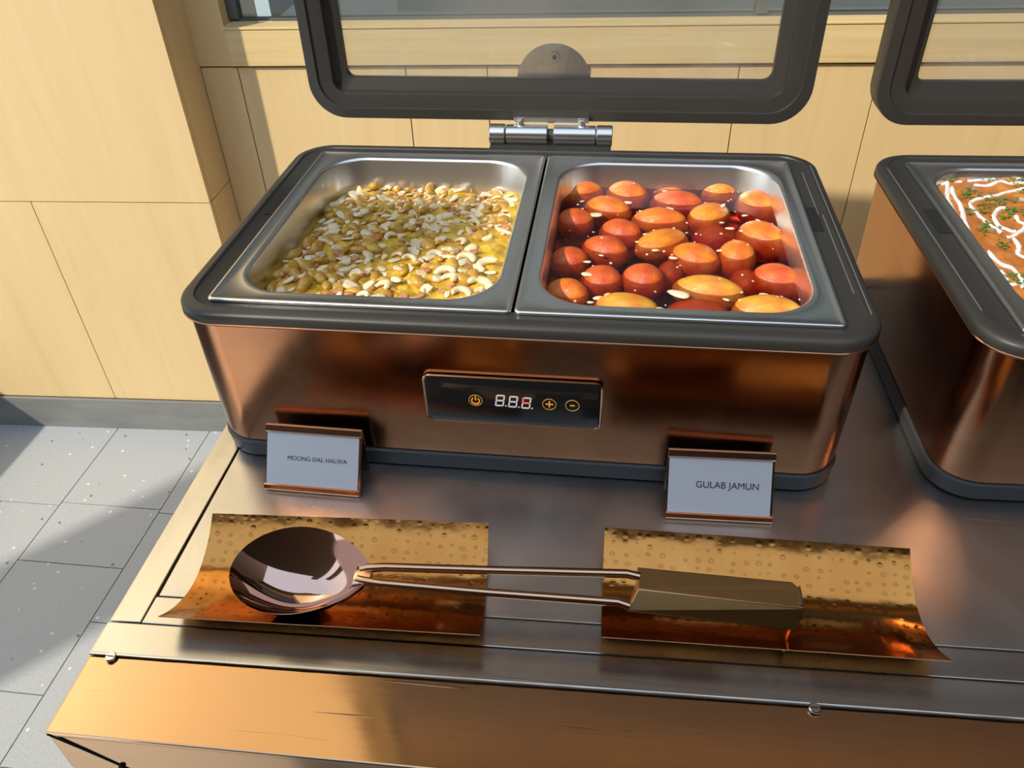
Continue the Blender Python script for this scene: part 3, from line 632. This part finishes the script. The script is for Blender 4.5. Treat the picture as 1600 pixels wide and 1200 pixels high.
for (x,y) in [(0.427, 0.325), (0.44, 0.287), (0.448, 0.28), (0.459, 0.269), (0.444, 0.24), (0.46, 0.232), (0.471, 0.237), (0.477, 0.265), (0.499, 0.291), (0.435, 0.2), (0.424, 0.189), (0.494, 0.315), (0.508, 0.321), (0.444, 0.254), (0.46, 0.255), (0.454, 0.219), (0.499, 0.306), (0.472, 0.33), (0.425, 0.097), (0.423, 0.105), (0.43, 0.233), (0.433, 0.277), (0.438, 0.161), (0.487, 0.23), (0.511, 0.267), (0.51, 0.286)]+[(rl.uniform(.54,.89),rl.uniform(.05,.33)) for _k in range(55)]:
    q=m2i@Vector((x,fy(y),0))
    for k in range(13):
        px=q.x+rl.gauss(0,.0045); py=q.y+rl.gauss(0,.0045); a=rl.uniform(0,6.28); L_=rl.uniform(.0022,.0045); z=cz2(px,py)+.0008+rl.uniform(0,.0018); n0=len(V)
        for (u,v,w) in ((0,0,0),(.4,.45,.2),(.75,.30,.3),(1,0,0),(.75,-.35,.2),(.4,-.4,.3)):
            V.append((px+L_*(u*math.cos(a)-v*math.sin(a)),py+L_*(u*math.sin(a)+v*math.cos(a)),z+w*.002)) 
        F.append([n0,n0+1,n0+2,n0+3]); F.append([n0,n0+3,n0+4,n0+5])
lf=mesh('chopped_coriander',V,F,M['leaf']); lf.matrix_basis=m2
tag(lf,'chopped green coriander leaves sprinkled over the orange gravy','herb'); stuff(lf)

# ------------------------------------------------------------------ name cards
def text_obj(s,size,m,parent,name='lettering',bold=0):
    cu_=bpy.data.curves.new(name,'FONT'); cu_.body=s; cu_.size=1; cu_.align_x='CENTER'; cu_.align_y='CENTER'; cu_.extrude=.012; cu_.offset=0
    tmp=bpy.data.objects.new('tmp',cu_); col.objects.link(tmp); dg=bpy.context.evaluated_depsgraph_get(); dg.update()
    me=bpy.data.meshes.new_from_object(tmp.evaluated_get(dg)); bpy.data.objects.remove(tmp); me.materials.clear(); me.materials.append(m)
    o=bpy.data.objects.new(name,me); col.objects.link(o); o.parent=parent; return o
def sign(label,txt,loc,rz,tw,tx,w=.0905,h=.052):
    t=empty('name_card_holder',label,'sign',loc,rz)
    hx=w/2; lean=.034   # face leans back by this at the top
    def pt(x,s,off): # s along the face from the foot, off outward
        ty=Vector((0,lean,h)).normalized(); nn=Vector((0,-ty.z,ty.y)); p=ty*s+nn*off; return Vector((x,p.y,p.z))
    H=math.hypot(lean,h)
    def plate(nm,prof,m,x0=-hx,x1=hx,par=t):
        n=len(prof); V=[pt(x0,s,o) for s,o in prof]+[pt(x1,s,o) for s,o in prof]
        return mesh(nm,V,[list(range(n))[::-1],list(range(n,2*n))]+[[i,(i+1)%n,n+(i+1)%n,n+i] for i in range(n)],m,par)
    plate('face_plate',[(0,0),(H,0),(H,-.0014),(0,-.0014)],M['sign_copper'])
    for s0,s1 in ((.0003,.0062),(H-.0078,H-.0002)):
        plate('retaining_lip',[(s0,0),(s0,.0022),(s0+.0012,.0034),(s1-.0012,.0034),(s1,.0022),(s1,0)] ,M['sign_copper'])
    # back leg
    V=[(-hx,lean-.001,h-.002),(hx,lean-.001,h-.002),(hx,.0345,0.0),(-hx,.0345,0.0),(-hx,lean+.0005,h-.002),(hx,lean+.0005,h-.002),(hx,.0356,0.0),(-hx,.0356,0.0)]
    mesh('back_leg',V,[[0,1,2,3],[7,6,5,4],[0,4,5,1],[1,5,6,2],[2,6,7,3],[3,7,4,0]],M['acrylic'],t)
    cdp=plate('card',[(.0062,.0003),(H-.0076,.0003),(H-.0076,.0012),(.0062,.0012)],M['paper'],-hx+.0012,hx-.0022)
    x=text_obj(txt,.0080,M['ink'],cdp,bold=.00002)
    bb_=[Vector(c) for c in x.bound_box]; wd=max(b.x for b in bb_)-min(b.x for b in bb_); k=tw/wd
    ty=Vector((0,lean,h)).normalized(); nn=Vector((0,-ty.z,ty.y)); xx=Vector((1,0,0))
    base=pt(tx,H*.50,.00135)
    x.matrix_basis=Matrix(((k,0,0,base.x),(0,ty.y*k,nn.y*k,base.y),(0,ty.z*k,nn.z*k,base.z),(0,0,0,1)))
    return t
sign('rose gold name card holder lettered moong dal halwa before the halwa pan','MOONG DAL HALWA',(-.1830,-.0580,0),R(-1.0),.0565,.004)
sign('rose gold name card holder lettered gulab jamun before the dough balls','GULAB JAMUN',(.1825,-.0565,0),R(1.5),.0530,.006)

# ------------------------------------------------------------------ hammered plates
def spoon_plate(label,cs,zc,nx=48,ny=28,sag=.0015):
    bl,br,fr,fl_=[Vector((*p,0)) for p in cs]; V=[];F=[]
    for s_ in (0,1):
        for j in range(ny+1):
            t=j/ny
            for i in range(nx+1):
                u=i/nx; p=(bl*(1-u)+br*u)*(1-t)+(fl_*(1-u)+fr*u)*t
                q=2*t-1; zz=sag+(zc-sag)*abs(q)**2.0
                # dented hammered sheet
                zz+=.0003*noise.noise(Vector((p.x*60,p.y*90,3)))
                V.append((p.x,p.y,zz-(.0011 if s_ else 0)))
    n=(nx+1)*(ny+1)
    for j in range(ny):
        for i in range(nx):
            a=j*(nx+1)+i; F.append([a,a+1,a+nx+2,a+nx+1]); F.append([n+a,n+a+nx+1,n+a+nx+2,n+a+1])
    for i in range(nx):
        a=i; F.append([a,n+a,n+a+1,a+1]); a=ny*(nx+1)+i; F.append([a,a+1,n+a+1,n+a])
    for j in range(ny):
        a=j*(nx+1); F.append([a,a+nx+1,n+a+nx+1,n+a]); a=j*(nx+1)+nx; F.append([a,n+a,n+a+nx+1,a+nx+1])
    o=mesh('spoon_rest',V,F,M['hammered'],None,True,sharp=60)
    rebase(o,(sum(p[0] for p in cs)/4,sum(p[1] for p in cs)/4,0)); tag(o,label,'tray'); return o
spoon_plate('curved hammered copper plate under the bowl of the serving spoon',[(-.2489,-.1128),(-.0117,-.1007),(-.0020,-.2082),(-.2466,-.2173)],.025)
spoon_plate('curved hammered copper plate under the grip of the serving spoon',[(.0848,-.0962),(.3251,-.0949),(.3286,-.1951),(.0859,-.2007)],.025)

# ------------------------------------------------------------------ serving spoon
sp=empty('serving_spoon','large rose gold serving spoon with twin rod handle lying across two copper plates','spoon',(-.15,-.17,0))
def sl_(p): return Vector(p)-Vector((-.15,-.17,0))
# bowl: egg shaped, long axis from the left tip to the neck at the right
C0=Vector((-.1470,-.1750,.040)); AX=Vector((.0565,-.0045,.003)); AY=Vector((.004,.0368,.006))
nu,nv=48,14; V=[];F=[]
def bowl(u,k,off):
    a=2*math.pi*u/nu; ca,sa=math.cos(a),math.sin(a)
    # pointed towards the neck, blunt at the tip
    wy=sa*(1-.16*ca-.10*ca*ca); rx=ca*(1.0 if ca<0 else 1.02)
    d=.0325*(1-k**2.3)
    p=C0+AX*(rx*k)+AY*(wy*k); p=p+Vector((0,0,-d-off)); 
    if off: p=C0+(p-C0)*1.0
    return p
for off in (0,.0012):
    for j in range(nv+1):
        k=j/nv
        for u in range(nu): V.append(sl_(bowl(u,max(k,.001),off)))
n=(nv+1)*nu
for o_ in (0,n):
    for j in range(nv):
        for u in range(nu):
            a=o_+j*nu+u; b=o_+j*nu+(u+1)%nu; q=[a,b,b+nu,a+nu]; F.append(q if o_==0 else q[::-1])
for u in range(nu): a=nv*nu+u; b=nv*nu+(u+1)%nu; F.append([a,b,n+b,n+a])
F.append([u for u in range(nu)][::-1]); F.append([n+u for u in range(nu)])
mesh('spoon_bowl',V,F,M['spoon'],sp,True,sharp=60)
NK=C0+AX*1.0
# neck fork and twin rods
def rod(y_end,yn,pts): return tube('handle_rod',[sl_(p) for p in pts],.0034,M['rod'],sp,12,1.0)
r1=rod(0,0,[(-.0985,-.1735,.0435),(-.0930,-.1720,.0445),(-.0800,-.1705,.0455),(.0,-.1655,.0455),(.1020,-.1585,.0455),(.1120,-.1600,.0450)])
r2=rod(0,0,[(-.0985,-.1820,.0430),(-.0930,-.1838,.0440),(-.0800,-.1850,.0445),(.0,-.1845,.0435),(.0960,-.1825,.0425),(.1050,-.1845,.0415)])
tube('spoon_neck',[sl_(p) for p in ((-.1010,-.1778,.0418),(-.0970,-.1778,.0428),(-.0930,-.1779,.0437),(-.0885,-.1780,.0445))],[.0105,.0098,.0085,.0062],M['rod'],sp,14,.28)
# folded grip: flat gold top face, dark front face, closed end
TB=[(.1105,-.1430),(.2270,-.1475)]; 
gp=[(.1100,-.1515,.0455),(.2225,-.1535,.0450),(.2285,-.1600,.0445),(.2280,-.1755,.0440),(.1110,-.1710,.0450)]
lo=[(.1100,-.1540,.0300),(.2225,-.1560,.0270),(.2280,-.1620,.0240),(.2240,-.1850,.0300),(.1030,-.1835,.0340)]
V=[sl_(p) for p in gp]+[sl_(p) for p in lo]
gr=mesh('grip',V,[[0,1,2,3,4],[9,8,7,6,5],[0,5,6,1],[1,6,7,2],[2,7,8,3],[3,8,9,4],[4,9,5,0]],M['grip'],sp)
bmx=bmesh.new(); bmx.from_mesh(gr.data); bmesh.ops.bevel(bmx,geom=bmx.edges[:],offset=.0008,segments=2,profile=.7,affect='EDGES'); bmx.to_mesh(gr.data); bmx.free()
mesh('grip_end',[sl_(p) for p in ((.2278,-.1570,.0455),(.2272,-.1735,.0452),(.2215,-.1852,.0300),(.2200,-.1850,.0045),(.2255,-.1650,.0040),(.2262,-.1570,.0450),(.2256,-.1735,.0447),(.2199,-.1852,.0295),(.2184,-.1850,.0040),(.2239,-.1650,.0035))],[[0,1,2,3,4],[9,8,7,6,5],[0,5,6,1],[1,6,7,2],[2,7,8,3],[3,8,9,4],[4,9,5,0]],M['rod'],sp)

# ------------------------------------------------------------------ raise everything so that the floor is near z=0
bpy.context.view_layer.update()
for o in list(S.objects):
    if o.parent is None and o.type not in ('CAMERA','LIGHT'): o.location.z+=TZ
